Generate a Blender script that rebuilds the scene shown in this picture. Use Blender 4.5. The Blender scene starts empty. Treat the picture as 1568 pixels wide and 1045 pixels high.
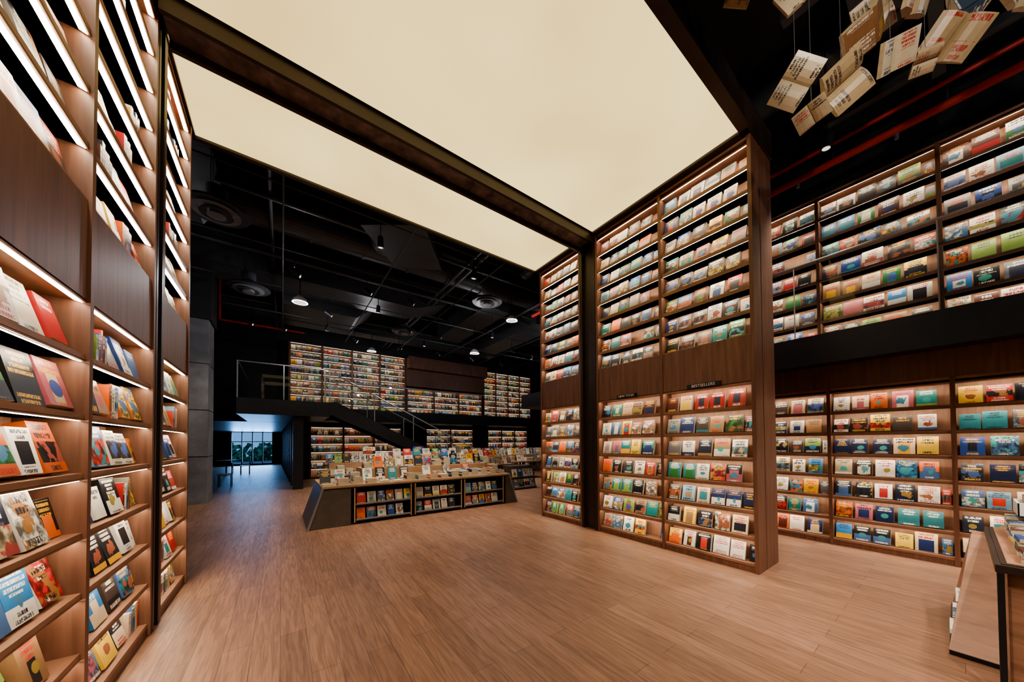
import bpy, math, random
from mathutils import Vector, Matrix
S = bpy.context.scene
try:
    S.view_settings.view_transform = 'AgX'
    S.view_settings.look = 'AgX - Medium High Contrast'
    S.view_settings.exposure = 0.26
except Exception as e:
    print(e)

# ---------------------------------------------------------------- materials
def newmat(name):
    m = bpy.data.materials.new(name); m.use_nodes = True
    t = m.node_tree
    return m, t, t.nodes['Principled BSDF']

def simple(name, col, rough=0.5, metal=0.0, var=0.15, scale=6.0):
    m, t, b = newmat(name)
    tc = t.nodes.new('ShaderNodeTexCoord'); n = t.nodes.new('ShaderNodeTexNoise')
    n.inputs['Scale'].default_value = scale; n.inputs['Detail'].default_value = 4
    r = t.nodes.new('ShaderNodeValToRGB')
    r.color_ramp.elements[0].position = .3; r.color_ramp.elements[1].position = .7
    r.color_ramp.elements[0].color = [c*(1-var) for c in col]+[1]
    r.color_ramp.elements[1].color = [min(1, c*(1+var)) for c in col]+[1]
    t.links.new(tc.outputs['Object'], n.inputs['Vector'])
    t.links.new(n.outputs['Fac'], r.inputs['Fac'])
    t.links.new(r.outputs['Color'], b.inputs['Base Color'])
    b.inputs['Roughness'].default_value = rough; b.inputs['Metallic'].default_value = metal
    return m

def wood(name, dark, light, rough=.45, stretch=(14, 14, 1.0), scale=1.6):
    m, t, b = newmat(name)
    tc = t.nodes.new('ShaderNodeTexCoord'); mp = t.nodes.new('ShaderNodeMapping')
    mp.inputs['Scale'].default_value = stretch
    n = t.nodes.new('ShaderNodeTexNoise'); n.inputs['Scale'].default_value = scale
    n.inputs['Detail'].default_value = 6; n.inputs['Distortion'].default_value = .6
    r = t.nodes.new('ShaderNodeValToRGB')
    r.color_ramp.elements[0].position = .3; r.color_ramp.elements[1].position = .72
    r.color_ramp.elements[0].color = list(dark)+[1]; r.color_ramp.elements[1].color = list(light)+[1]
    t.links.new(tc.outputs['Object'], mp.inputs['Vector']); t.links.new(mp.outputs['Vector'], n.inputs['Vector'])
    t.links.new(n.outputs['Fac'], r.inputs['Fac']); t.links.new(r.outputs['Color'], b.inputs['Base Color'])
    b.inputs['Roughness'].default_value = rough
    return m

def emis(name, col, s):
    m = bpy.data.materials.new(name); m.use_nodes = True; t = m.node_tree
    t.nodes.remove(t.nodes['Principled BSDF'])
    e = t.nodes.new('ShaderNodeEmission'); e.inputs['Color'].default_value = list(col)+[1]; e.inputs['Strength'].default_value = s
    t.links.new(e.outputs[0], t.nodes['Material Output'].inputs['Surface'])
    return m

def floor_mat():
    m, t, b = newmat('floor_laminate')
    L = t.links
    tc = t.nodes.new('ShaderNodeTexCoord'); mp = t.nodes.new('ShaderNodeMapping')
    mp.inputs['Rotation'].default_value = (0, 0, math.radians(90))
    L.new(tc.outputs['Object'], mp.inputs['Vector'])
    br = t.nodes.new('ShaderNodeTexBrick')
    br.inputs['Scale'].default_value = 1.0
    br.inputs['Brick Width'].default_value = 1.25; br.inputs['Row Height'].default_value = .17
    br.inputs['Mortar Size'].default_value = .0022; br.inputs['Mortar Smooth'].default_value = .3
    br.inputs['Color1'].default_value = (.215, .118, .078, 1); br.inputs['Color2'].default_value = (.285, .160, .108, 1)
    br.inputs['Mortar'].default_value = (.11, .06, .04, 1)
    L.new(mp.outputs['Vector'], br.inputs['Vector'])
    m2 = t.nodes.new('ShaderNodeMapping'); m2.inputs['Scale'].default_value = (22, 1.5, 1)
    L.new(tc.outputs['Object'], m2.inputs['Vector'])
    n = t.nodes.new('ShaderNodeTexNoise'); n.inputs['Scale'].default_value = 1.6; n.inputs['Detail'].default_value = 7
    n.inputs['Distortion'].default_value = 1.4
    L.new(m2.outputs['Vector'], n.inputs['Vector'])
    r = t.nodes.new('ShaderNodeValToRGB')
    r.color_ramp.elements[0].position = .36; r.color_ramp.elements[0].color = (.7, .66, .64, 1)
    r.color_ramp.elements[1].position = .62; r.color_ramp.elements[1].color = (1.08, 1.07, 1.05, 1)
    L.new(n.outputs['Fac'], r.inputs['Fac'])
    mx = t.nodes.new('ShaderNodeMix'); mx.data_type = 'RGBA'; mx.blend_type = 'MULTIPLY'; mx.inputs[0].default_value = 1
    L.new(br.outputs['Color'], mx.inputs[6]); L.new(r.outputs['Color'], mx.inputs[7])
    L.new(mx.outputs[2], b.inputs['Base Color'])
    rr = t.nodes.new('ShaderNodeMapRange'); rr.inputs['To Min'].default_value = .52; rr.inputs['To Max'].default_value = .38
    L.new(n.outputs['Fac'], rr.inputs['Value']); L.new(rr.outputs[0], b.inputs['Roughness'])
    return m

def glass_mat():
    m = bpy.data.materials.new('clear_glass'); m.use_nodes = True; t = m.node_tree
    t.nodes.remove(t.nodes['Principled BSDF'])
    tr = t.nodes.new('ShaderNodeBsdfTransparent'); tr.inputs['Color'].default_value = (.93, .96, .95, 1)
    g = t.nodes.new('ShaderNodeBsdfGlossy'); g.inputs['Roughness'].default_value = .02
    fr = t.nodes.new('ShaderNodeFresnel'); fr.inputs['IOR'].default_value = 1.45
    mx = t.nodes.new('ShaderNodeMixShader')
    t.links.new(fr.outputs[0], mx.inputs[0]); t.links.new(tr.outputs[0], mx.inputs[1]); t.links.new(g.outputs[0], mx.inputs[2])
    t.links.new(mx.outputs[0], t.nodes['Material Output'].inputs['Surface'])
    return m

def book_mat():
    m, t, b = newmat('printed_book_covers'); L = t.links
    def math_(op, a, bb=None, c=None):
        n = t.nodes.new('ShaderNodeMath'); n.operation = op
        for i, x in enumerate((a, bb, c)):
            if x is None: continue
            if isinstance(x, (int, float)): n.inputs[i].default_value = x
            else: L.new(x, n.inputs[i])
        return n.outputs[0]
    def mix(f, a, bb):
        n = t.nodes.new('ShaderNodeMix'); n.data_type = 'RGBA'
        L.new(f, n.inputs[0])
        for i, x in ((6, a), (7, bb)):
            if isinstance(x, tuple): n.inputs[i].default_value = x
            else: L.new(x, n.inputs[i])
        return n.outputs[2]
    mul = lambda *a: a[0] if len(a) == 1 else math_('MULTIPLY', a[0], mul(*a[1:]))
    gt = lambda a, b_: math_('GREATER_THAN', a, b_)
    lt = lambda a, b_: math_('LESS_THAN', a, b_)
    uv = t.nodes.new('ShaderNodeUVMap'); uv.uv_map = 'UVMap'
    sp = t.nodes.new('ShaderNodeSeparateXYZ'); L.new(uv.outputs[0], sp.inputs[0])
    u, v = sp.outputs[0], sp.outputs[1]
    a1 = t.nodes.new('ShaderNodeAttribute'); a1.attribute_name = 'c1'
    a2 = t.nodes.new('ShaderNodeAttribute'); a2.attribute_name = 'c2'
    kind, rnd = a1.outputs['Alpha'], a2.outputs['Alpha']
    fr_ = lambda k: math_('FRACT', math_('MULTIPLY', rnd, k))
    off = math_('MULTIPLY', rnd, 57.0)
    cb = t.nodes.new('ShaderNodeCombineXYZ'); L.new(u, cb.inputs[0]); L.new(v, cb.inputs[1]); L.new(off, cb.inputs[2])
    def noise(s, d):
        n = t.nodes.new('ShaderNodeTexNoise'); n.inputs['Scale'].default_value = s; n.inputs['Detail'].default_value = d
        L.new(cb.outputs[0], n.inputs['Vector']); return n
    nz2 = noise(4.5, 5); nz3 = noise(2.4, 5)
    lo = mul(fr_(7.3), .3); hi = math_('ADD', .5, mul(fr_(13.7), .22))
    reg = mul(gt(v, lo), lt(v, hi))
    col = a1.outputs['Color']
    # accent hue restricted: choose between warm red/orange/yellow and blue/teal
    accent = t.nodes.new('ShaderNodeCombineColor'); accent.mode = 'HSV'
    warm = mul(fr_(11.1), .13); cool = math_('ADD', .48, mul(fr_(11.1), .16)); sel = gt(fr_(27.7), .5)
    L.new(math_('ADD', mul(sel, cool), mul(math_('SUBTRACT', 1.0, sel), warm)), accent.inputs[0]); accent.inputs[1].default_value = .8; accent.inputs[2].default_value = .42
    pv = t.nodes.new('ShaderNodeMapRange'); pv.inputs['From Min'].default_value = .4; pv.inputs['From Max'].default_value = .6
    L.new(nz2.outputs['Fac'], pv.inputs['Value'])
    pv2 = t.nodes.new('ShaderNodeMapRange'); pv2.inputs['From Min'].default_value = .53; pv2.inputs['From Max'].default_value = .56
    L.new(nz3.outputs['Fac'], pv2.inputs['Value'])
    dk = t.nodes.new('ShaderNodeVectorMath'); dk.operation = 'SCALE'; L.new(a2.outputs['Color'], dk.inputs[0]); dk.inputs['Scale'].default_value = .2
    pcol = mix(pv.outputs[0], dk.outputs[0], a2.outputs['Color'])
    pcol = mix(pv2.outputs[0], pcol, accent.outputs[0])
    full = gt(fr_(29.9), .6)
    col = mix(mul(lt(fr_(17.7), .34), kind, math_('MAXIMUM', reg, full)), col, pcol)
    g2 = gt(fr_(17.7), .34)
    rect = mul(lt(math_('ABSOLUTE', math_('SUBTRACT', u, .5)), math_('ADD', .18, mul(fr_(3.1), .22))), reg, gt(fr_(19.3), .62))
    col = mix(mul(rect, kind, g2), col, a2.outputs['Color'])
    col = mix(mul(lt(v, math_('ADD', .12, mul(fr_(3.7), .4))), gt(fr_(23.9), .68), kind, g2), col, a2.outputs['Color'])
    du = math_('SUBTRACT', u, math_('ADD', .4, mul(fr_(9.1), .2))); dv = mul(math_('SUBTRACT', v, .38), 1.35)
    dd = math_('SQRT', math_('ADD', mul(du, du), mul(dv, dv)))
    dd = math_('ADD', dd, mul(math_('SUBTRACT', nz2.outputs['Fac'], .5), mul(fr_(61.3), .8)))
    col = mix(mul(lt(dd, math_('ADD', .14, mul(fr_(5.3), .14))), gt(fr_(41.7), .55), kind), col, accent.outputs[0])
    # title and author lettering
    rows = math_('ADD', 4.5, mul(fr_(31.1), 5.0))
    vr = mul(v, rows); fl = math_('FLOOR', vr); fr = math_('FRACT', vr)
    uu = mul(u, mul(rows, 1.6)); ufr = math_('FRACT', uu)
    wn = t.nodes.new('ShaderNodeTexWhiteNoise'); wn.noise_dimensions = '3D'
    c3 = t.nodes.new('ShaderNodeCombineXYZ'); L.new(math_('FLOOR', mul(uu, 3.0)), c3.inputs[0]); L.new(math_('ADD', mul(fl, 7.0), math_('FLOOR', mul(fr, 4.0))), c3.inputs[1]); L.new(off, c3.inputs[2])
    L.new(c3.outputs[0], wn.inputs['Vector'])
    wl = t.nodes.new('ShaderNodeTexWhiteNoise'); wl.noise_dimensions = '2D'
    c4 = t.nodes.new('ShaderNodeCombineXYZ'); L.new(fl, c4.inputs[0]); L.new(off, c4.inputs[1]); L.new(c4.outputs[0], wl.inputs['Vector'])
    half = math_('ADD', .18, mul(wl.outputs['Value'], .25))
    inw = lt(math_('ABSOLUTE', math_('SUBTRACT', u, .5)), half)
    band = math_('MAXIMUM', mul(gt(v, hi), lt(v, .95)), lt(v, mul(lo, .8)))
    gap = mul(gt(fr, .18), lt(fr, .84), gt(ufr, .12))
    txt = mul(gt(wn.outputs['Value'], .25), gap, inw, band, kind)
    bw = t.nodes.new('ShaderNodeRGBToBW'); L.new(col, bw.inputs[0])
    tl = mix(gt(fr_(47.3), .75), (.85, .82, .72, 1), (.8, .5, .05, 1))
    td = mix(gt(fr_(53.9), .65), (.03, .03, .05, 1), (.5, .03, .03, 1))
    col = mix(txt, col, mix(gt(bw.outputs[0], .25), tl, td))
    sh = math_('ADD', .8, mul(nz2.outputs['Fac'], .3))
    vm = t.nodes.new('ShaderNodeVectorMath'); vm.operation = 'SCALE'; L.new(col, vm.inputs[0]); L.new(sh, vm.inputs['Scale'])
    g = t.nodes.new('ShaderNodeGamma'); g.inputs['Gamma'].default_value = 1.25; L.new(vm.outputs[0], g.inputs['Color'])
    hs = t.nodes.new('ShaderNodeHueSaturation'); hs.inputs['Saturation'].default_value = .96; hs.inputs['Value'].default_value = .92; L.new(g.outputs[0], hs.inputs['Color'])
    L.new(hs.outputs[0], b.inputs['Base Color']); b.inputs['Roughness'].default_value = .38
    return m

M = {}
M['wood'] = wood('walnut_veneer', (.125, .056, .034), (.22, .105, .065))
M['woodh'] = wood('walnut_shelf', (.23, .115, .07), (.38, .20, .13), stretch=(2, 2, 14))
M['woodback'] = wood('walnut_back', (.44, .235, .15), (.58, .335, .23))
M['dark'] = simple('dark_bronze_trim', (.04, .025, .02), .4, .2)
M['black'] = simple('black_steel', (.018, .018, .021), .38, .3)
M['blackc'] = simple('black_paint', (.015, .016, .018), .6)
M['duct'] = simple('duct_black', (.045, .049, .054), .42, .2)
M['tabledark'] = simple('table_dark_laminate', (.085, .07, .06), .45)
M['steel_lit'] = simple('steel_beam_lit_smear', (.15, .11, .1), .5, .1, var=.65, scale=7)  # dark steel web; its brownish light smear is put into the mottled colour
M['led'] = emis('led_strip', (1.0, .83, .62), 25)
M['ledfar'] = emis('led_strip_far', (1.0, .84, .62), 9)
M['conc'] = simple('concrete', (.18, .185, .205), .8, var=.25, scale=3)
M['white'] = simple('white_plastic', (.7, .69, .67), .4)
M['grey'] = simple('grey_metal', (.3, .3, .31), .35, .6)
M['red'] = simple('red_pipe_paint', (.38, .024, .016), .4)
M['glass'] = glass_mat()
M['book'] = book_mat()
M['floor'] = floor_mat()
M['paper'] = simple('paper', (.5, .4, .26), .7, var=.15, scale=30)
M['green'] = simple('foliage', (.08, .22, .1), .6, var=.6, scale=8)
M['tan'] = wood('table_oak', (.32, .19, .115), (.44, .28, .17), stretch=(2, 14, 2))
M['lampdim'] = emis('lamp_face_dim', (1, .9, .78), 1.0)

# ---------------------------------------------------------------- mesh builder
class MB:
    def __init__(s): s.v = []; s.f = []; s.m = []; s.mats = []
    def mi(s, k):
        mt = M[k]
        if mt not in s.mats: s.mats.append(mt)
        return s.mats.index(mt)
    def add(s, vs, fs, k):
        o = len(s.v); s.v += [tuple(v) for v in vs]; i = s.mi(k)
        for f in fs: s.f.append([o+a for a in f]); s.m.append(i)
    def box(s, a, b, k):
        x0, x1 = sorted((a[0], b[0])); y0, y1 = sorted((a[1], b[1])); z0, z1 = sorted((a[2], b[2]))
        s.add([(x0,y0,z0),(x1,y0,z0),(x1,y1,z0),(x0,y1,z0),(x0,y0,z1),(x1,y0,z1),(x1,y1,z1),(x0,y1,z1)],
              [(0,3,2,1),(4,5,6,7),(0,1,5,4),(1,2,6,5),(2,3,7,6),(3,0,4,7)], k)
    def poly(s, pts, k): s.add(pts, [tuple(range(len(pts)))], k)
    def prism(s, pts, off, k):
        n = len(pts); off = Vector(off); p = [Vector(q) for q in pts]; q2 = [a+off for a in p]
        fs = [tuple(range(n))[::-1], tuple(range(n, 2*n))]
        for i in range(n): j = (i+1) % n; fs.append((i, j, n+j, n+i))
        s.add(p+q2, fs, k)
    def cyl(s, p0, p1, r, k, n=12, r2=None):
        p0 = Vector(p0); p1 = Vector(p1); d = (p1-p0).normalized(); r2 = r if r2 is None else r2
        a = d.orthogonal().normalized(); b = d.cross(a)
        vs = [p0+(a*math.cos(2*math.pi*i/n)+b*math.sin(2*math.pi*i/n))*r for i in range(n)] + \
             [p1+(a*math.cos(2*math.pi*i/n)+b*math.sin(2*math.pi*i/n))*r2 for i in range(n)]
        fs = [tuple(range(n))[::-1], tuple(range(n, 2*n))]+[(i, (i+1) % n, n+(i+1) % n, n+i) for i in range(n)]
        s.add(vs, fs, k)
    def obj(s, name, parent=None, bevel=0):
        me = bpy.data.meshes.new(name); me.from_pydata(s.v, [], s.f)
        for mt in s.mats: me.materials.append(mt)
        me.polygons.foreach_set('material_index', s.m); me.update()
        o = bpy.data.objects.new(name, me); S.collection.objects.link(o)
        if parent: o.parent = parent
        if bevel:
            md = o.modifiers.new('b', 'BEVEL'); md.width = bevel; md.segments = 2; md.limit_method = 'ANGLE'
        return o

Z = Vector((0, 0, 1))
PAL = [(.78,.73,.65),(.8,.77,.7),(.82,.8,.76),(.8,.78,.72),(.66,.55,.38),(.02,.02,.03),(.03,.03,.05),(.015,.015,.02),(.02,.05,.18),(.02,.10,.36),(.04,.26,.55),(.02,.28,.28),
       (.5,.02,.02),(.68,.05,.02),(.8,.2,.02),(.85,.5,.03),(.04,.24,.06),(.3,.42,.12),(.5,.16,.2),(.2,.2,.22),
       (.12,.09,.08),(.45,.28,.15),(.25,.45,.6),(.75,.6,.45),(.82,.8,.76),(.15,.04,.03),(.85,.6,.1),(.6,.03,.04),(.05,.3,.36),(.03,.04,.08),(.35,.33,.3),(.02,.03,.1),(.82,.8,.76),(.03,.03,.04),(.8,.78,.72),(.1,.2,.4),(.78,.75,.68)]
PALT = PAL+[(.8,.77,.7),(.78,.73,.65),(.82,.8,.76),(.7,.62,.5),(.75,.7,.6)]*3
class BK:
    def __init__(s, seed=1, pal=None):
        s.v = []; s.f = []; s.uv = []; s.c1 = []; s.c2 = []; s.r = random.Random(seed); s.pal = pal or PAL
    def raw(s, P, t, up, out, w, h, th, c1, c2, rn):
        o = len(s.v); b = -out*th
        c = [P-t*w/2, P+t*w/2, P+t*w/2+up*h, P-t*w/2+up*h]
        s.v += [tuple(q) for q in c]+[tuple(q+b) for q in c]
        F = [(0,1,2,3),(5,4,7,6),(4,5,1,0),(1,5,6,2),(3,2,6,7),(4,0,3,7)]
        for i, f in enumerate(F):
            s.f.append([o+a for a in f])
            s.uv += [(0,0),(1,0),(1,1),(0,1)]
            if i in (0, 1): a1 = (*c1, 1.0)
            elif i == 5: a1 = (*c1, 0.0)
            else: a1 = (.66, .6, .48, 0.0)
            s.c1 += [a1]*4; s.c2 += [(*c2, rn)]*4
    def pick(s):
        r = s.r; c1 = r.choice(s.pal); c2 = r.choice(s.pal)
        j = r.uniform(.8, 1.15); return tuple(min(.9, x*j) for x in c1), c2, r.random()
    def face(s, P, n, w, h, th, lean, yaw=0.0, cc=None):
        n = Matrix.Rotation(yaw, 3, 'Z') @ n
        t = Z.cross(n); up = Z*math.cos(lean)-n*math.sin(lean); out = n*math.cos(lean)+Z*math.sin(lean)
        c1, c2, rn = cc or s.pick()
        s.raw(P+Z*(th*math.sin(lean)+.001), t, up, out, w, h, th, c1, c2, rn)
    def stack(s, P, n, w, h, k, th=.03):
        z = 0
        for i in range(k):
            c1, c2, rn = s.pick(); tt = th*s.r.uniform(.7, 1.3); a = s.r.uniform(-.06, .06)
            nn = Matrix.Rotation(a, 3, 'Z') @ n; t = Z.cross(nn); z += tt
            s.raw(P+Z*z+nn*h/2, t, -nn, Z, w, h, tt*.97, c1, c2, rn)
    def obj(s, name, parent=None):
        me = bpy.data.meshes.new(name); me.from_pydata(s.v, [], s.f)
        uvl = me.uv_layers.new(name='UVMap'); uvl.data.foreach_set('uv', [c for q in s.uv for c in q])
        for nm, dat in (('c1', s.c1), ('c2', s.c2)):
            a = me.attributes.new(nm, 'FLOAT_COLOR', 'CORNER'); a.data.foreach_set('color', [c for q in dat for c in q])
        me.materials.append(M['book']); me.update()
        o = bpy.data.objects.new(name, me); S.collection.objects.link(o)
        if parent: o.parent = parent
        return o

def tiers(z0, z1, n, th=.03):
    h = (z1-z0)/n
    return [(z0+i*h, z0+(i+1)*h-th) for i in range(n)]

def bookcase(name, O, n, s_bounds, tr, depth=.23, fascia=(), top=None, casing=None, led='led', seed=1, thick=(.02,.05),
             bw=(.145,.18), fill=.985, pal=None, upw=.04, ledw=.022, base=.1, o_front=-.05, hf=.82, ledz=.013, lip=.014, spines=0.0):
    O = Vector(O); n = Vector(n); t = Z.cross(n); mb = MB(); bk = BK(seed, pal); r = bk.r
    T = lambda s, o, z: O+t*s+n*o+Z*z
    B = lambda s0, s1, o0, o1, z0, z1, k: mb.box(T(s0, o0, z0), T(s1, o1, z1), k)
    smin, smax = s_bounds[0], s_bounds[-1]; top = top or tr[-1][1]+.03
    B(smin, smax, -depth-.02, -depth, 0, top, 'woodback')
    if base: B(smin, smax, -depth, -.01, 0, base-.03, 'wood')
    for s in s_bounds: B(s-upw/2, s+upw/2, -depth, .01, 0, top, 'wood')
    for (z0, z1) in fascia:
        for a, b in zip(s_bounds[:-1], s_bounds[1:]):
            B(a+upw/2, b-upw/2, -.03, -.004, z0, z1, 'wood')
    for a, b in zip(s_bounds[:-1], s_bounds[1:]):
        a += upw/2; b -= upw/2
        for (z0, z1) in tr:
            B(a, b, -depth, -.005, z0-.03, z0, 'woodh')
            q = [T(a+.01, -.013, z1-ledz), T(b-.01, -.013, z1-ledz), T(b-.01, -.013-ledw, z1-.003), T(a+.01, -.013-ledw, z1-.003)]
            mb.poly(q, led)
            if lip: B(a, b, -.0125, -.0055, z1-lip, z1, 'woodh')
            B(a, b, -depth, -.005, z1, z1+.002, 'woodh')
            s = a+.02; H = z1-z0; cc = None
            while True:
                w = r.uniform(*bw)
                if s+w > b-.01: break
                h = min(H*hf*r.uniform(.88, 1.03), w*r.uniform(1.25, 1.5))
                cc = cc if (cc and r.random() < .12) else bk.pick()
                if r.random() < spines:
                    e = s
                    while e < s+w-.025:
                        q = r.uniform(.018, .045); c1, c2, rn = bk.pick()
                        bk.raw(T(e+q/2, o_front-.01, z0+.001), t, Z, n, q*.96, H*r.uniform(.6, .8), .14, c1, c2, rn); e += q
                elif r.random() < fill:
                    bk.face(T(s+w/2, o_front+r.uniform(-.01, .01), z0), n, w, h, r.uniform(*thick), r.uniform(.2, .3), r.uniform(-.04, .04), cc)
                s += w+r.uniform(.008, .045)
            if (b-.01-s) > .06 and r.random() < .7:
                w = b-.012-s; bk.face(T(s+w/2, o_front-.03, z0), n, w, min(H*.7, .2), .02, .22)
        B(a, b, -depth, -.005, top-.03, top, 'woodh')
    if casing: B(smin-upw/2, smax+upw/2, -casing, -depth-.02, 0, top, 'wood')
    o = mb.obj(name)
    bk.obj('shelf_books')
    return o

# ---------------------------------------------------------------- dims
XR, XL = 4.37, -.845
Y0, Y1, Y2, Y3, Y4 = 1.33, 2.44, 3.57, 3.96, 5.02
ZC = 5.06
trA = tiers(.1, 2.22, 7)+tiers(2.75, 5.0, 8)
WP = dict(fascia=[(2.2, 2.74)], top=ZC-.005, casing=.65)
bookcase('tower_bookcase', (XR, 0, 0), (-1, 0, 0), [-Y2, -Y1, -Y0-.02], trA, seed=3, **WP)
bookcase('tower_bookcase', (XR, 0, 0), (-1, 0, 0), [-Y4, -Y3], trA, seed=4, **WP)
trL = tiers(.1, 2.30, 7)+tiers(2.82, 5.0, 7)
WL = dict(fascia=[(2.28, 2.81)], top=ZC-.005, casing=.65, ledw=.03, ledz=.012, lip=.008, upw=.04, spines=.15, depth=.23, o_front=-.038, hf=.88)
bookcase('tower_bookcase', (XL, 0, 0), (1, 0, 0), [1.66, 2.72, 3.76], trL, seed=5, thick=(.04,.1), bw=(.15,.2), **WL)
bookcase('tower_bookcase', (XL, 0, 0), (1, 0, 0), [4.0, 4.93], trL, seed=6, thick=(.04,.1), **WL)

mb = MB()
mb.box((XL-.65, Y0-.02, ZC+.04), (XR+.65, 5.14, ZC+.34), 'dark')
mb.box((XL+.02, Y0-.03, ZC), (XR-.02, Y0+.08, ZC+.04), 'dark')
mb.box((XL+.02, 5.08, ZC), (XR-.02, 5.14, ZC+.04), 'dark')
mb.box((XL+.0, Y0, ZC), (XL+.02, 5.14, ZC+.04), 'dark')
mb.box((XR-.1, Y0, ZC), (XR-.02, 5.14, ZC+.04), 'dark')
mb.box((XL-.65, Y0-.02, ZC+.001), (XL+.0, 5.14, ZC+.04), 'dark'); mb.box((XR-.02, Y0-.02, ZC+.001), (XR+.65, 5.14, ZC+.04), 'dark')
mb.obj('ceiling_arch_header')
m = bpy.data.materials.new('stretch_membrane_backlit'); m.use_nodes = True; t = m.node_tree
t.nodes.remove(t.nodes['Principled BSDF'])
e = t.nodes.new('ShaderNodeEmission'); tc = t.nodes.new('ShaderNodeTexCoord'); n = t.nodes.new('ShaderNodeTexNoise')
n.inputs['Scale'].default_value = .7; n.inputs['Detail'].default_value = 1.5
r = t.nodes.new('ShaderNodeValToRGB'); r.color_ramp.elements[0].position = .25; r.color_ramp.elements[1].position = .7
r.color_ramp.elements[0].color = (.78, .56, .23, 1); r.color_ramp.elements[1].color = (1, .77, .34, 1)
t.links.new(tc.outputs['Object'], n.inputs['Vector']); t.links.new(n.outputs['Fac'], r.inputs['Fac']); t.links.new(r.outputs['Color'], e.inputs['Color'])
e.inputs['Strength'].default_value = 1.3
t.links.new(e.outputs[0], t.nodes['Material Output'].inputs['Surface'])
M['membrane'] = m
mb = MB()
for ya, yb in ((Y0+.08, Y2), (Y3, 5.08)):
    mb.poly([(XL+.02, ya, ZC+.03), (XL+.02, yb, ZC+.03), (XR-.1, yb, ZC+.03), (XR-.1, ya, ZC+.03)], 'membrane')
mb.obj('illuminated_ceiling_panel')
mb = MB()
for (ya, yb) in ((Y2+.03, Y2+.07), (Y3-.05, Y3-.01)): mb.box((XL+.04, ya, ZC-.12), (XR-.04, yb, ZC+.03), 'dark')
mb.box((XL+.04, Y2+.07, ZC-.05), (XR-.04, Y3-.05, ZC+.03), 'steel_lit'); mb.obj('steel_beam')
for sx, X in ((1, XL), (-1, XR)):
    mb = MB(); a, b = (3.79, 3.97) if sx > 0 else (Y2+.03, Y3-.03)
    for (ya, yb) in ((a, a+.04), (b-.04, b)): mb.box((X-sx*.2, ya, 0), (X+sx*.012, yb, ZC-.001), 'dark')
    mb.box((X-sx*.6, a+.04, 0), (X-sx*.05, b-.04, ZC-.001), 'dark'); mb.obj('steel_column')

# ---------------------------------------------------------------- room shell
mb = MB(); mb.box((-5, -5, -.1), (14, 30.05, 0), 'floor'); mb.obj('floor')
mb = MB(); mb.box((-5, -5, 7), (14, 17, 7.1), 'blackc'); mb.obj('ceiling')
mb = MB(); mb.box((-5.1, -5, 0), (-5, 31, 7), 'blackc'); mb.obj('wall_left')
mb = MB(); mb.box((-5, -5.1, 0), (14, -5, 7), 'blackc'); mb.obj('wall_front')
mb = MB(); mb.box((7.4, -5, 0), (7.5, 8.2, 7), 'blackc'); mb.box((7.5, 8.1, 0), (14, 8.2, 7), 'blackc'); mb.box((14, 8.2, 0), (14.1, 17, 7), 'blackc'); mb.obj('wall_right')
mb = MB(); mb.box((-5, 16.8, 2.95), (14, 16.9, 7), 'blackc'); mb.box((.75, 16.8, 0), (14, 16.9, 2.95), 'blackc')
mb.box((.75, 16.9, 0), (.85, 30, 2.95), 'blackc')
WX0, WX1 = -2.9, -.55
mb.box((-5, 30, 2.4), (.85, 30.1, 3), 'blackc'); mb.box((-5, 30, 0), (WX0, 30.1, 2.4), 'blackc'); mb.box((WX1, 30, 0), (.85, 30.1, 2.4), 'blackc'); mb.box((WX0, 30, 0), (WX1, 30.1, .15), 'blackc')
mb.obj('wall_back')
mb = MB()
for i in range(5): x = WX0+i*(WX1-WX0)/4; mb.box((x-.03, 30, .15), (x+.03, 30.08, 2.4), 'black')
mb.box((WX0, 30.02, 1.7), (WX1, 30.06, 1.75), 'black'); mb.poly([(WX0, 30.05, .15), (WX1, 30.05, .15), (WX1, 30.05, 2.4), (WX0, 30.05, 2.4)], 'glass')
mb.obj('window_1')
mb = MB(); r = random.Random(3)
for i in range(70):
    c = Vector((r.uniform(-9, 3), r.uniform(38, 44), r.uniform(0, 1.3)))
    for k in range(14):
        d = Vector((r.gauss(0, 1), r.gauss(0, 1), r.gauss(0, 1))).normalized(); a = d.orthogonal()*.25; p = c+d*.4
        mb.poly([p-a, p+d*.3, p+a, p-d*.2], 'green')
mb.obj('garden_shrubs')
mb = MB(); mb.box((-20, 30.2, -.2), (20, 50, -.05), 'conc'); mb.obj('ground_outside')

# mezzanine
MX = -1.12
mb = MB()
mb.box((MX, 12.7, 2.45), (1.35, 14.6, 2.95), 'black')
mb.box((MX, 14.6, 2.45), (13.9, 16.8, 2.95), 'black')
mb.box((-5, 16.9, 2.45), (.75, 29.95, 2.95), 'black')
mb.obj('mezzanine_slab')
mb = MB()
mb.poly([(MX, 12.72, 2.95), (1.2, 12.72, 2.95), (1.2, 12.72, 4.05), (MX, 12.72, 4.05)], 'glass')
mb.poly([(MX+.02, 12.72, 2.95), (MX+.02, 16.7, 2.95), (MX+.02, 16.7, 4.05), (MX+.02, 12.72, 4.05)], 'glass')
mb.cyl((MX, 12.72, 4.07), (1.2, 12.72, 4.07), .022, 'grey'); mb.cyl((MX+.02, 12.72, 4.07), (MX+.02, 16.7, 4.07), .022, 'grey')
for x in (MX+.02, .05, 1.2): mb.box((x-.015, 12.7, 2.95), (x+.015, 12.74, 4.07), 'grey')
mb.obj('glass_railing')
mb = MB()
mb.poly([(1.6, 14.62, 2.95), (13.9, 14.62, 2.95), (13.9, 14.62, 4.0), (1.6, 14.62, 4.0)], 'glass')
mb.cyl((1.6, 14.62, 4.02), (13.9, 14.62, 4.02), .02, 'grey')
mb.obj('glass_railing')
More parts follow.
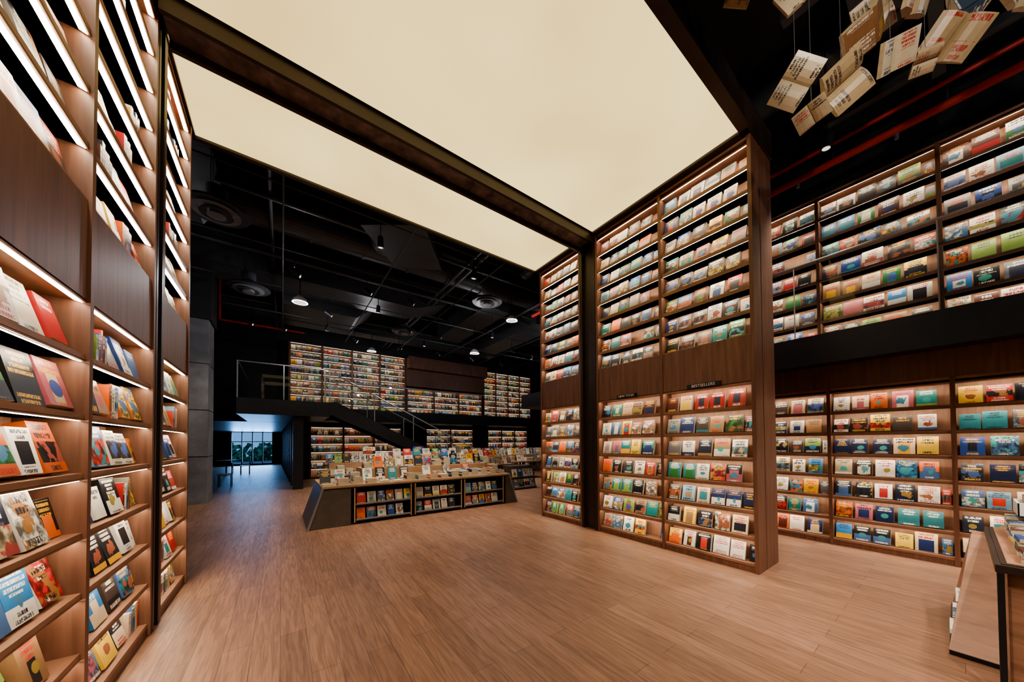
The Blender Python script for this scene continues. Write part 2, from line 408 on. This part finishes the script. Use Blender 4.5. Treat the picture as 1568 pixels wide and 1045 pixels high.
# stair
mb = MB(); N = 18; x0 = 1.35; rise = 2.95/N; run = .325
for i in range(1, N):
    z = 2.95-i*rise; mb.box((x0+(i-1)*run, 12.75, z-.04), (x0+i*run+.03, 13.95, z), 'black')
    mb.box((x0+(i-1)*run, 12.75, z), (x0+(i-1)*run+.015, 13.95, z+rise-.04), 'black')
xe = x0+N*run
for y in (12.68, 13.95):
    mb.prism([(x0, y, 2.95), (x0, y, 2.5), (x0+.1, y, 2.5), (xe-.3, y, 0), (xe+.3, y, 0), (xe, y, .16), (x0+.2, y, 2.98)], (0, .05, 0), 'black')
st = mb.obj('staircase')
mb = MB()
for y in (12.7, 13.97):
    mb.poly([(x0, y, 2.95), (xe, y, .1), (xe, y, 1.15), (x0, y, 4.0)], 'glass')
    mb.cyl((x0, y, 4.03), (xe, y, 1.18), .022, 'grey')
    for k in range(5):
        f = k/4; x = x0+(xe-x0)*f; z = 2.95-2.85*f; mb.box((x-.015, y-.015, z), (x+.015, y+.015, z+1.08), 'grey')
mb.obj('stair_glass_balustrade', st)
mb = MB()
for k in range(11): mb.box((.3-k*.03, 12.9+k*1.45, 0), (.6, 13.1+k*1.45, 2.45), 'black')
mb.obj('fin_columns')
mb = MB(); mb.box((-2.7, 11.3, 0), (-1.55, 12.1, 4.75), 'conc'); mb.box((-2.75, 11.25, 4.75), (-1.5, 12.15, 7), 'blackc')
for z in (1.2, 2.4, 3.6): mb.box((-2.705, 11.29, z), (-1.545, 12.11, z+.015), 'blackc')
mb.obj('concrete_column')
mb = MB(); mb.box((-2.95, 17, 0), (-2.45, 17.6, 2.45), 'conc'); mb.obj('concrete_column')

def back_case(xs, z0, z1, n, seed, yb=16.4):
    bookcase('wall_bookcase', (0, yb, z0), (0, -1, 0), xs, tiers(.08, z1-z0-.02, n), depth=.26, seed=seed, bw=(.15,.22), led='ledfar', ledw=.03, ledz=.016, lip=.012, upw=.07, base=.08, hf=.76, spines=.15)
back_case([.25, 1.45, 2.65, 3.88, 5.1], 2.95, 5.9, 9, 21)
back_case([5.2, 6.65, 8.1, 9.6], 2.95, 4.4, 4, 22)
back_case([9.75, 10.6, 11.5, 12.4, 13.3], 2.95, 5.8, 8, 23)
back_case([1, 2.3, 3.6, 4.9], 0, 2.3, 6, 24)
back_case([6.2, 7.6, 9.0], 0, 2.3, 6, 25)
back_case([10, 11, 12, 13], 0, 2.3, 6, 26)
mb = MB(); mb.box((5.15, 16.3, 4.45), (9.7, 16.6, 5.9), 'wood'); mb.box((5.15, 15.9, 5.3), (9.7, 16.3, 5.9), 'wood'); mb.obj('trim_wood_bulkhead')

# right wing
bookcase('wall_bookcase', (6.5, 0, 0), (-1, 0, 0), [-4.3, -3.24, -2.17, -1.10, -.03, 1.04, 2.1, 3.2], tiers(.1, 2.23, 7), depth=.25, seed=31, top=2.26)
bookcase('wall_bookcase', (6.95, 0, 3.02), (-1, 0, 0), [-3.5, -2.37, -1.26, -.09, 1.02, 2.15, 3.3], tiers(.06, 2.36, 7), depth=.25, seed=32, top=2.39, base=.06, bw=(.16,.21))
mb = MB(); mb.box((6.5, -3.3, 2.26), (6.8, 4.4, 2.6), 'wood'); mb.obj('trim_wood_fascia')
mb = MB(); mb.box((6.2, -4.9, 2.6), (7.4, 8.1, 3.02), 'black'); mb.obj('balcony_slab')
mb = MB(); mb.poly([(6.25, -4.9, 3.02), (6.25, 5, 3.02), (6.25, 5, 4.1), (6.25, -4.9, 4.1)], 'glass')
mb.cyl((6.25, -4.9, 4.11), (6.25, 5, 4.11), .015, 'grey')
for y in (-1.2, .1, 1.4, 2.7): mb.box((6.245, y-.006, 3.02), (6.255, y+.006, 4.1), 'grey')
mb.obj('glass_railing')
mb = MB()
mb.cyl((6.6, -4.9, 5.62), (6.6, 8, 5.62), .05, 'red', 16); mb.cyl((6.6, -4.9, 5.9), (6.6, 8, 5.9), .03, 'red')
for y in range(-4, 8): mb.cyl((6.6, y, 5.66), (6.6, y, 7), .008, 'duct'); mb.cyl((6.6, y+.4, 5.57), (6.6, y+.4, 5.5), .02, 'grey', 8)
mb.obj('sprinkler_pipes')

# ceiling services
def one(fn, name='ceiling_duct'):
    mb = MB(); fn(mb); mb.obj(name)
def ribbed(p0, p1, r):
    def f(mb):
        mb.cyl(p0, p1, r, 'duct', 28); a = Vector(p0); b = Vector(p1); L = (b-a).length; d = (b-a)/L; k = .6
        while k < L: mb.cyl(a+d*k, a+d*(k+.04), r+.025, 'duct', 28); k += 1.1
    one(f)
ribbed((-4.5, 8.5, 6.45), (13, 8.5, 6.45), .32); ribbed((2, 5.5, 6.4), (2, 8.1, 6.4), .3)
one(lambda mb: mb.prism([(-3, 10.2, 5.9), (3.5, 10.2, 5.9), (4.6, 10.2, 6.3), (4.6, 10.2, 6.8), (-3, 10.2, 6.6)], (0, 1.1, 0), 'duct'))
one(lambda mb: mb.box((5.4, 9, 6.0), (6.4, 13, 6.6), 'duct'))
one(lambda mb: mb.prism([(-2.6, 5.6, 5.6), (-1.2, 5.6, 5.6), (-.9, 5.6, 6.1), (-2.6, 5.6, 6.3)], (0, 2.5, 0), 'duct'))
one(lambda mb: mb.prism([(0, 11.6, 5.7), (2, 11.6, 5.7), (2.6, 11.6, 6.2), (0, 11.6, 6.3)], (0, 1.4, 0), 'duct'))
one(lambda mb: mb.prism([(1.2, 6.6, 5.7), (2.2, 5.9, 5.7), (3.2, 7.4, 5.8), (2.2, 7.9, 5.8)], (0, 0, .5), 'duct'))
one(lambda mb: mb.box((7.6, 9, 5.9), (8.6, 13.4, 6.4), 'duct'))
one(lambda mb: mb.box((-3, 14, 6.0), (9, 14.6, 6.4), 'duct'))
one(lambda mb: mb.box((4.6, -4.6, 6.1), (5.3, .6, 6.6), 'duct'))
ribbed((5.9, -4.8, 6.6), (5.9, 7.5, 6.6), .2)
def rods(mb):
    for x in range(-4, 13, 2): mb.cyl((x, 5.3, 5.5), (x, 13.9, 5.5), .014, 'duct', 6)
    for y in range(6, 14, 2): mb.cyl((-4.5, y, 5.52), (13.5, y, 5.52), .014, 'duct', 6)
one(rods, 'ceiling_lighting_track')
def pipes(mb):
    for y, z in ((6.3, 6.0), (7.3, 6.05), (9.4, 6.0), (12.0, 6.5), (13.3, 6.2)): mb.cyl((-4.5, y, z), (13.5, y, z), .045, 'duct', 12)
    for x, z in ((-.2, 6.12), (3.9, 6.15), (4.1, 6.15), (6.9, 6.1)): mb.cyl((x, 5.3, z), (x, 16.6, z), .04, 'duct', 12)
    mb.cyl((-1.5, 12.6, 5.2), (-1.5, 12.6, 7), .03, 'red', 10); mb.cyl((-1.5, 12.6, 5.2), (.6, 12.6, 5.2), .03, 'red', 10)
one(pipes, 'ceiling_pipes')
def frames(mb):
    for y in (-3, -1.5, 0): mb.box((2.2, y, 5.75), (6.2, y+.1, 5.87), 'duct')
    for x in (2.2, 4.2, 6.1): mb.box((x, -3.5, 5.87), (x+.1, 1.0, 5.97), 'duct')
one(frames, 'ceiling_steel_grid')
def diffuser(x, y, z, R=.42):
    mb = MB(); mb.cyl((x, y, z+.12), (x, y, 5.55), .14, 'duct', 16)
    mb.cyl((x, y, z), (x, y, z+.12), R, 'duct', 32, R*.5)
    for k, q in enumerate((.95, .72, .5, .28)): mb.cyl((x, y, z-.02-.025*k), (x, y, z+.01-.025*k), R*q, 'grey' if k % 2 else 'duct', 28, R*q*.92)
    for a in (0, 2.1, 4.2): mb.cyl((x+.12*math.cos(a), y+.12*math.sin(a), z+.1), (x+.12*math.cos(a), y+.12*math.sin(a), 6.99), .006, 'duct', 6)
    mb.obj('air_diffuser')
for a in ((-.85, 6.75, 5.2), (-.65, 9.7, 5.2), (4.7, 7.7, 5.5), (3.4, 11.0, 5.35)): diffuser(*a)

def lamp(kind, loc, e, col, parent=None, **kw):
    l = bpy.data.lights.new('lamp', kind); l.energy = e; l.color = col; l.shadow_soft_size = kw.get('r', .05)
    if kind == 'SPOT': l.spot_size = math.radians(kw['size']); l.spot_blend = .7
    lo = bpy.data.objects.new('lamp', l); S.collection.objects.link(lo); lo.location = loc
    if 'd' in kw: lo.rotation_euler = kw['d'].to_track_quat('-Z', 'Y').to_euler()
    if parent: lo.parent = parent
def spot(x, y, z, tx, ty, tz=0, e=300, size=70, white=False):
    k = 'white' if white else 'black'
    d = (Vector((tx, ty, tz))-Vector((x, y, z))).normalized(); p = Vector((x, y, z))
    mb = MB(); mb.cyl((x, y, z+.1), (x, y, 6.95), .008, 'black', 8); mb.cyl((x, y, z+.06), (x, y, z+.12), .04, k, 12)
    mb.cyl(p-d*.1, p+d*.08, .05, k, 16, .06); mb.cyl(p+d*.081, p+d*.083, .04, 'lampdim', 16)
    o = mb.obj('ceiling_and_fill_spot')
    lamp('SPOT', p+d*.1, e, (1, .86, .7), o, size=size, d=d)
for a in ((1.5, 6.3, 5.3, 1.8, 7.2, .8, 480, 80), (3.5, 6.3, 5.3, 3.5, 7.2, .8, 480, 80), (2.2, 9.5, 5.3, 2, 10.5, 0, 450, 90), (6, 9.5, 5.3, 6, 10, 0, 500, 90),
          (-1.8, 8.2, 5.3, -1.6, 10.5, 1.0, 220, 80), (9, 11, 5.3, 9, 12, 0, 500, 90), (4.4, 11.8, 5.3, 4, 12, 0, 400, 90), (1.2, 12, 5.3, 0, 13, 2, 200, 90),
          (2.6, -1.8, 5.3, 3.9, -.3, .5, 450, 60), (1.2, -1.2, 5.3, 1.6, .8, 0, 420, 110), (5.6, .9, 5.3, 5.6, 1.6, 0, 300, 80), (5.4, -1.6, 5.3, 5.2, -.6, 0, 300, 80),  # spots added as fill for the near floor, aisle and foreground stand
          (1.6, .8, 5.0, 4.0, -.1, .4, 500, 45), (1.9, -.6, 4.4, 4.0, .3, 4.9, 130, 60)):  # added spots that brighten the stand's raked panel and the hanging books
    spot(*a)
def dome(x, y, z, e=60):
    mb = MB(); mb.cyl((x, y, z+.1), (x, y, 6.95), .012, 'black', 8)
    mb.cyl((x, y, z), (x, y, z+.08), .17, 'white', 28, .14); mb.cyl((x, y, z+.08), (x, y, z+.16), .14, 'white', 28, .05)
    mb.cyl((x, y, z-.012), (x, y, z), .13, 'lampdim', 28)
    o = mb.obj('ceiling_dome_light'); lamp('POINT', (x, y, z-.12), e, (.95, .95, 1), o, r=.08)
for a in ((.35, 9.4, 5.0, 50), (5.7, 7.9, 5.25, 50), (5.9, 10.6, 4.9, 50), (-2.6, 7.2, 5.1, 40), (10, 10.5, 5.2, 50), (2.9, 13.6, 5.2, 50), (4.9, -2.2, 5.5, 40)): dome(*a)
mb = MB(); mb.cyl((-1.75, 8.9, 5.15), (-1.75, 8.9, 5.6), .015, 'black', 8); mb.cyl((-1.75, 8.9, 5.05), (-1.75, 8.9, 5.15), .09, 'white', 20); mb.cyl((-1.75, 8.9, 4.97), (-1.75, 8.9, 5.05), .03, 'black', 16, .075); mb.obj('security_camera')
for (x, y) in ((.2, 8), (1.6, 8), (3.2, 10), (4.2, 10), (0, 12), (2, 12), (3.5, 12.0), (6.5, 12), (8, 12), (2.6, 8), (-.8, 12), (1, 10), (5, 12), (7.2, 10)):
    mb = MB(); mb.cyl((x, y, 5.5), (x, y, 5.2), .01, 'black', 8); mb.cyl((x-.05, y, 5.12), (x+.1, y-.03, 5.02), .045, 'black', 14, .055); mb.cyl((x+.1, y-.03, 5.02), (x+.102, y-.0304, 5.019), .035, 'lampdim', 14); mb.obj('track_spotlight')

# display tables
def table_main():
    mb = MB(); bk = BK(41, PALT); x0, x1, y0, y1 = 1.08, 4.5, 6.6, 8.1; F = Vector((0, -1, 0))
    mb.box((x0, y0+.25, .06), (x1, y1, .68), 'blackc')
    mb.box((x0-.5, y0-.02, .70), (x1+.15, y1, .745), 'tan'); mb.box((x0-.5, y0-.03, .68), (x1+.15, y1, .705), 'black')
    for sx, xa, xb, xc in ((-1, x0-.72, x0-.5, x0-.03), (1, x1+.38, x1+.15, x1+.03)):
        mb.prism([(xa, y0-.02, 0), (xb, y0-.02, .68), (xc, y0-.02, .68), (xc, y0-.02, 0)], (0, y1-y0, 0), 'tabledark')
        mb.prism([(xa+.01*sx, y0-.04, 0), (xb, y0-.04, .70), (xb+.03*-sx, y0-.04, .70), (xa+.03*-sx, y0-.04, 0)], (0, .03, 0), 'grey')
    nm = 3; w = (x1-x0)/nm
    for i in range(nm):
        a = x0+i*w+.03; b = x0+(i+1)*w-.03
        for (p, q) in ((a, a+.025), (b-.025, b)): mb.box((p, y0-.02, .04), (q, y0+.3, .68), 'black'); mb.box((p-.01, y0-.03, .04), (q-.012, y0-.02, .68), 'tan')
        for zz in (.07, .36):
            mb.box((a, y0-.01, zz-.02), (b, y0+.25, zz), 'black'); mb.box((a, y0-.015, zz), (b, y0-.008, zz+.03), 'grey')
            s = a+.05
            while s < b-.14:
                ww = bk.r.uniform(.13, .17); bk.face(Vector((s+ww/2, y0+.03, zz)), F, ww, .22, .02, .25); s += ww+.03
    for i in range(16):
        x = x0-.4+i*.25
        for yy in (y0+.14, y0+.44):
            c = bk.r.random()
            if yy < y0+.3: bk.stack(Vector((x, yy, .746)), F, .17, .23, bk.r.randint(1, 5), .028)
            elif c < .5: bk.stack(Vector((x, yy, .746)), F, .17, .23, bk.r.randint(5, 10), .025)
            else: bk.face(Vector((x, yy, .746)), F, .18, .26, .03, .3)
    mb.box((x0+.3, y0+.72, .745), (x1-.1, y0+1.4, .98), 'tan'); mb.box((x0+1.0, y0+1.1, .98), (x1-.7, y0+1.4, 1.13), 'tan')
    for i in range(14):
        x = x0+.42+i*.225
        if bk.r.random() < .55: bk.face(Vector((x, y0+.82, .981)), F, .18, .25, .04, .25)
        else: bk.stack(Vector((x, y0+.86, .981)), F, .17, .22, bk.r.randint(3, 9), .025)
    for i in range(7):
        bk.face(Vector((x0+1.15+i*.24, y0+1.16, 1.131)), F, .18, .25, .04, .25)
    for x in (x0+.55, x0+1.7, x0+2.75):
        mb.cyl((x, y0+1.3, .98), (x, y0+1.3, 1.25), .008, 'black', 8)
        bk.face(Vector((x, y0+1.28, 1.25)), F, .26, .18, .012, .05)
    o = mb.obj('display_table', bevel=.004); bk.obj('table_books', o)
table_main()
def table_small(x, y, w=1.6, seed=50):
    mb = MB(); bk = BK(seed, PALT); F = Vector((0, -1, 0))
    mb.box((x, y, .7), (x+w, y+.8, .75), 'tan')
    for a, b in ((x+.03, y+.03), (x+w-.09, y+.03), (x+.03, y+.71), (x+w-.09, y+.71)): mb.box((a, b, 0), (a+.06, b+.06, .7), 'black')
    mb.box((x+.05, y+.05, .25), (x+w-.05, y+.75, .28), 'tan')
    mb.box((x+.1, y+.5, .75), (x+w-.1, y+.78, 1.0), 'tan')
    for i in range(int(w/.2)):
        p = Vector((x+.12+i*.2, y+.2, .751))
        if bk.r.random() < .5: bk.stack(p, F, .16, .22, bk.r.randint(2, 9))
        else: bk.face(p, F, .16, .24, .03, .25)
        bk.face(Vector((p.x, y+.58, 1.001)), F, .17, .25, .04, .25)
        bk.stack(Vector((p.x, y+.4, .281)), F, .16, .22, bk.r.randint(2, 8))
    o = mb.obj('display_table'); bk.obj('table_books', o)
for i, a in enumerate(((5.2, 9.6, 1.8), (2.2, 10.4, 2.0), (7.4, 10.6, 2.0), (8.2, 13.0, 2.0), (.9, 9.0, 1.6), (3.2, 9.0, 1.6), (4.7, 11.3, 2.0), (7.6, 12.0, 1.6), (7.4, 14.2, 2.2), (10.2, 12.6, 2.0))): table_small(*a, 51+i)
mb = MB(); bk = BK(60); F = Vector((0, -1, 0))
mb.prism([(6.0, 8.3, 0), (6.0, 8.5, .75), (6.0, 8.9, .75), (6.0, 8.9, 0)], (.95, 0, 0), 'tabledark')
mb.box((6.0, 8.26, .05), (6.95, 8.34, .08), 'grey'); mb.box((6.0, 8.36, .38), (6.95, 8.42, .4), 'grey')
for i in range(4): bk.face(Vector((6.13+i*.22, 8.29, .081)), F, .19, .25, .015, .27)
for i in range(4): bk.face(Vector((6.13+i*.22, 8.37, .401)), F, .19, .25, .015, .27)
o = mb.obj('magazine_rack'); bk.obj('rack_magazines', o)

# right foreground display table: closed walnut body with a raked side panel
mb = MB(); bk = BK(70, PALT); NX = Vector((-1, 0, 0))
mb.box((3.36, -1.32, .735), (4.77, -.11, .78), 'dark')
mb.box((3.40, -1.28, .785), (4.73, -.15, .79), 'woodh'); mb.box((3.38, -1.3, .78), (4.75, -.13, .786), 'dark')
mb.box((3.40, -1.28, .05), (4.73, -.15, .735), 'woodh')
mb.box((3.44, -1.24, 0), (4.7, -.19, .05), 'black')
for a, b in ((3.36, -.14), (3.36, -1.32), (4.73, -1.32)): mb.box((a, b, 0), (a+.025, b+.025, .735), 'black')
mb.prism([(3.83, .06, .03), (4.60, -.05, .73), (4.78, -.05, .73), (4.9, .06, .03)], (0, -.2, 0), 'woodh')
mb.prism([(3.81, .065, 0), (4.92, .065, 0), (4.92, .065, .03), (3.81, .065, .03)], (0, -.22, 0), 'black')
mb.prism([(3.815, .067, .03), (3.83, .067, .03), (4.60, -.045, .73), (4.585, -.045, .73)], (0, -.2, 0), 'woodh')
for i in range(6):
    bk.stack(Vector((3.52+i*.2, -.28, .791)), NX, .16, .17, bk.r.randint(3, 6), .022)
    bk.stack(Vector((3.52+i*.2, -.5, .791)), NX, .16, .17, bk.r.randint(4, 8), .022)
def tray(x, y, z, w, d, h):
    mb.box((x, y, z), (x+w, y+d, z+.01), 'white')
    for q in (((x, y, z), (x+.012, y+d, z+h)), ((x+w-.012, y, z), (x+w, y+d, z+h)), ((x, y, z), (x+w, y+.012, z+h)), ((x, y+d-.012, z), (x+w, y+d, z+h))): mb.box(q[0], q[1], 'white')
    k = x+.03
    while k < x+w-.03: bk.face(Vector((k, y+d/2, z+.012)), NX, d*.8, h*1.25, .02, .15); k += .035
tray(4.35, -.64, .94, .32, .4, .1); tray(3.95, -1.05, .791, .32, .4, .12); tray(4.38, -1.1, .791, .3, .36, .12)
mb.box((4.36, -.62, .791), (4.66, -.38, .94), 'white')
for k in range(3): bk.face(Vector((3.95+.1*k, .02-.014*k, .09+.09*k)), NX, .085, .12, .012, .8, 0, ((.8, .78, .74), (.3, .35, .45), .37+k*.2))
o = mb.obj('display_table', bevel=.003); bk.obj('table_books', o)

# cafe tables and chairs in the corridor
for (cx, cy) in ((-2.3, 15.4), (-2.2, 21)):
    mb = MB(); mb.cyl((cx, cy, .72), (cx, cy, .75), .4, 'tan', 24); mb.cyl((cx, cy, 0), (cx, cy, .72), .03, 'black'); mb.cyl((cx, cy, 0), (cx, cy, .02), .22, 'black', 20); mb.obj('cafe_table')
for (cx, cy, s) in ((-3.0, 15.2, -1), (-1.65, 15.5, 1), (-2.9, 20.8, -1), (-1.5, 21.2, 1)):
    mb = MB(); mb.box((cx-.2, cy-.2, .43), (cx+.2, cy+.2, .46), 'tan')
    for a in (-.18, .16):
        for b in (-.18, .16): mb.box((cx+a, cy+b, 0), (cx+a+.025, cy+b+.025, .43), 'black')
    bx = cx+s*.19
    for b in (-.18, .16): mb.box((bx-.012, cy+b, .43), (bx+.012, cy+b+.025, .85), 'black')
    mb.box((bx-.012, cy-.18, .65), (bx+.012, cy+.18, .85), 'tan'); mb.obj('cafe_chair')

# hanging open books
def hang_books():
    root = bpy.data.objects.new('suspended_open_books', None); S.collection.objects.link(root)
    r = random.Random(9); bk = BK(80); mb = MB()
    good = []
    while len(good) < 60:
        q = r.random(); f = lambda k: (q*k) % 1
        if f(17.7) > .36 and f(19.3) < .6 and f(23.9) < .66 and f(41.7) < .53 and f(13.7) < .4: good.append(q)
    spots = [(3.43, .73, 4.46, 1.1, .9), (3.76, .51, 4.47, 1.2, 2.3), (3.56, .66, 4.22, .75, .3), (3.98, .35, 4.95, 1.25, 2.1),
             (4.12, .27, 4.72, 1.05, .5), (4.53, -.03, 4.86, 1.25, 2.5), (4.35, .1, 4.68, .65, 1.2), (4.68, -.13, 5.15, 1.05, 1.0),
             (3.45, .72, 5.22, .9, .6), (4.25, .15, 5.2, 1.1, .2), (4.95, -.4, 5.2, 1.1, 2.7), (3.05, .95, 5.26, .9, 2.0), (5.05, -.1, 5.4, 1.1, .9),
             (3.2, .4, 5.5, 1.2, .1), (4.5, .4, 5.5, 1.2, 1.9), (3.55, -.2, 5.5, 1.2, 1.1)]
    for i, (x, y, z, sc, roll) in enumerate(spots):
        P = Vector((x, y, z))
        d = Vector((-.62+r.uniform(-.5, .5), -.35+r.uniform(-.5, .5), -.62+r.uniform(-.35, .35))).normalized()
        if i % 4 == 3: d = -d
        T = Matrix.Translation(P) @ d.to_track_quat('Z', 'Y').to_matrix().to_4x4() @ Matrix.Rotation(roll, 4, 'Z'); w, h = .14*sc, .21*sc
        P3 = lambda c, y_: T @ Vector((c[0], y_, c[1]))
        fold = r.uniform(.15, .6)
        for sd in (-1, 1):
            prof = [(0, 0), (.1, .12), (.25, .19), (.5, .2), (.8, .1), (1, .0)]; K = len(prof)-1
            top = [(a*w*sd, b*w*.9+a*w*fold) for a, b in prof]; bot = [(a*w*sd, a*w*fold-.035*(1 if a else .2)) for a, b in prof]
            for (zo, sg) in ((top, 0), (bot, 1)):
              for k in range(K):
                q = [P3(zo[k], -h/2), P3(zo[k+1], -h/2), P3(zo[k+1], h/2), P3(zo[k], h/2)]
                o = len(bk.v); bk.v += [tuple(a) for a in q]; bk.f.append([o, o+1, o+2, o+3])
                bk.uv += [(prof[k][0], 0), (prof[k+1][0], 0), (prof[k+1][0], 1), (prof[k][0], 1)]
                rn = good[(i*2+(sd > 0)+7*sg) % 60]
                c = (.56, .45, .29, 1.0) if sg == 0 and i % 2 else ((.68, .6, .45, 1.0) if sg == 0 else [(.35, .2, .1, 1.), (.1, .14, .2, 1.), (.55, .44, .26, 1.)][i % 3])
                bk.c1 += [c]*4; bk.c2 += [(.14, .12, .1, rn)]*4
            for k in range(K):
                for hh in (-h/2, h/2): mb.poly([P3(top[k], hh), P3(top[k+1], hh), P3(bot[k+1], hh), P3(bot[k], hh)], 'paper')
            mb.poly([P3(top[K], -h/2), P3(top[K], h/2), P3(bot[K], h/2), P3(bot[K], -h/2)], 'paper')
        mb.cyl((x, y, z), (x, y, 6.99), .002, 'grey', 5)
    mb.obj('page_blocks', root); bk.obj('printed_pages', root)
hang_books()

def sign(txt, P, n, size):
    n = Vector(n); t = Z.cross(n)
    c = bpy.data.curves.new('lettering', 'FONT'); c.body = txt; c.size = size; c.extrude = .002; c.align_x = 'CENTER'
    c.materials.append(M['white'])
    o = bpy.data.objects.new('lettering', c); S.collection.objects.link(o)
    mt = Matrix((t, Z, n)).transposed().to_4x4(); mt.translation = Vector(P); o.matrix_world = mt
    return o
for txt, yc, w in (('BESTSELLERS', 1.88, .2), ('NEW TITLES', 3.0, .17)):
    mb = MB(); mb.box((XR-.025, yc-w, 2.195), (XR-.002, yc+w, 2.25), 'black'); so = mb.obj('shelf_sign')
    sign(txt, (XR-.03, yc, 2.207), (-1, 0, 0), .05).parent = so

# world + daylight
w = bpy.data.worlds.new('World'); S.world = w; w.use_nodes = True
bg = w.node_tree.nodes['Background']; bg.inputs[0].default_value = (.22, .5, 1, 1); bg.inputs[1].default_value = .7
a = bpy.data.lights.new('daylight', 'AREA'); a.shape = 'RECTANGLE'; a.size = 2.3; a.size_y = 2.1; a.energy = 230; a.color = (.22, .5, 1)
ao = bpy.data.objects.new('daylight_from_window', a); S.collection.objects.link(ao); ao.location = (-1.7, 30.3, 1.3)
ao.rotation_euler = Vector((0, -1, -.1)).to_track_quat('-Z', 'Y').to_euler()

# ---------------------------------------------------------------- camera
f_px, th, pit, rol, shp = 491.0, math.radians(35.7), math.radians(1.05), math.radians(-.38), 147.5
cam = bpy.data.cameras.new('camera'); co = bpy.data.objects.new('camera', cam); S.collection.objects.link(co)
cam.sensor_fit = 'HORIZONTAL'; cam.sensor_width = 36; cam.lens = f_px/1568*36; cam.shift_y = shp/1568; cam.clip_start = .05
Rm = Matrix.Rotation(-th, 4, 'Z') @ Matrix.Rotation(math.pi/2+pit, 4, 'X') @ Matrix.Rotation(rol, 4, 'Z')
co.matrix_world = Matrix.Translation((0, 0, 1.5)) @ Rm
S.camera = co
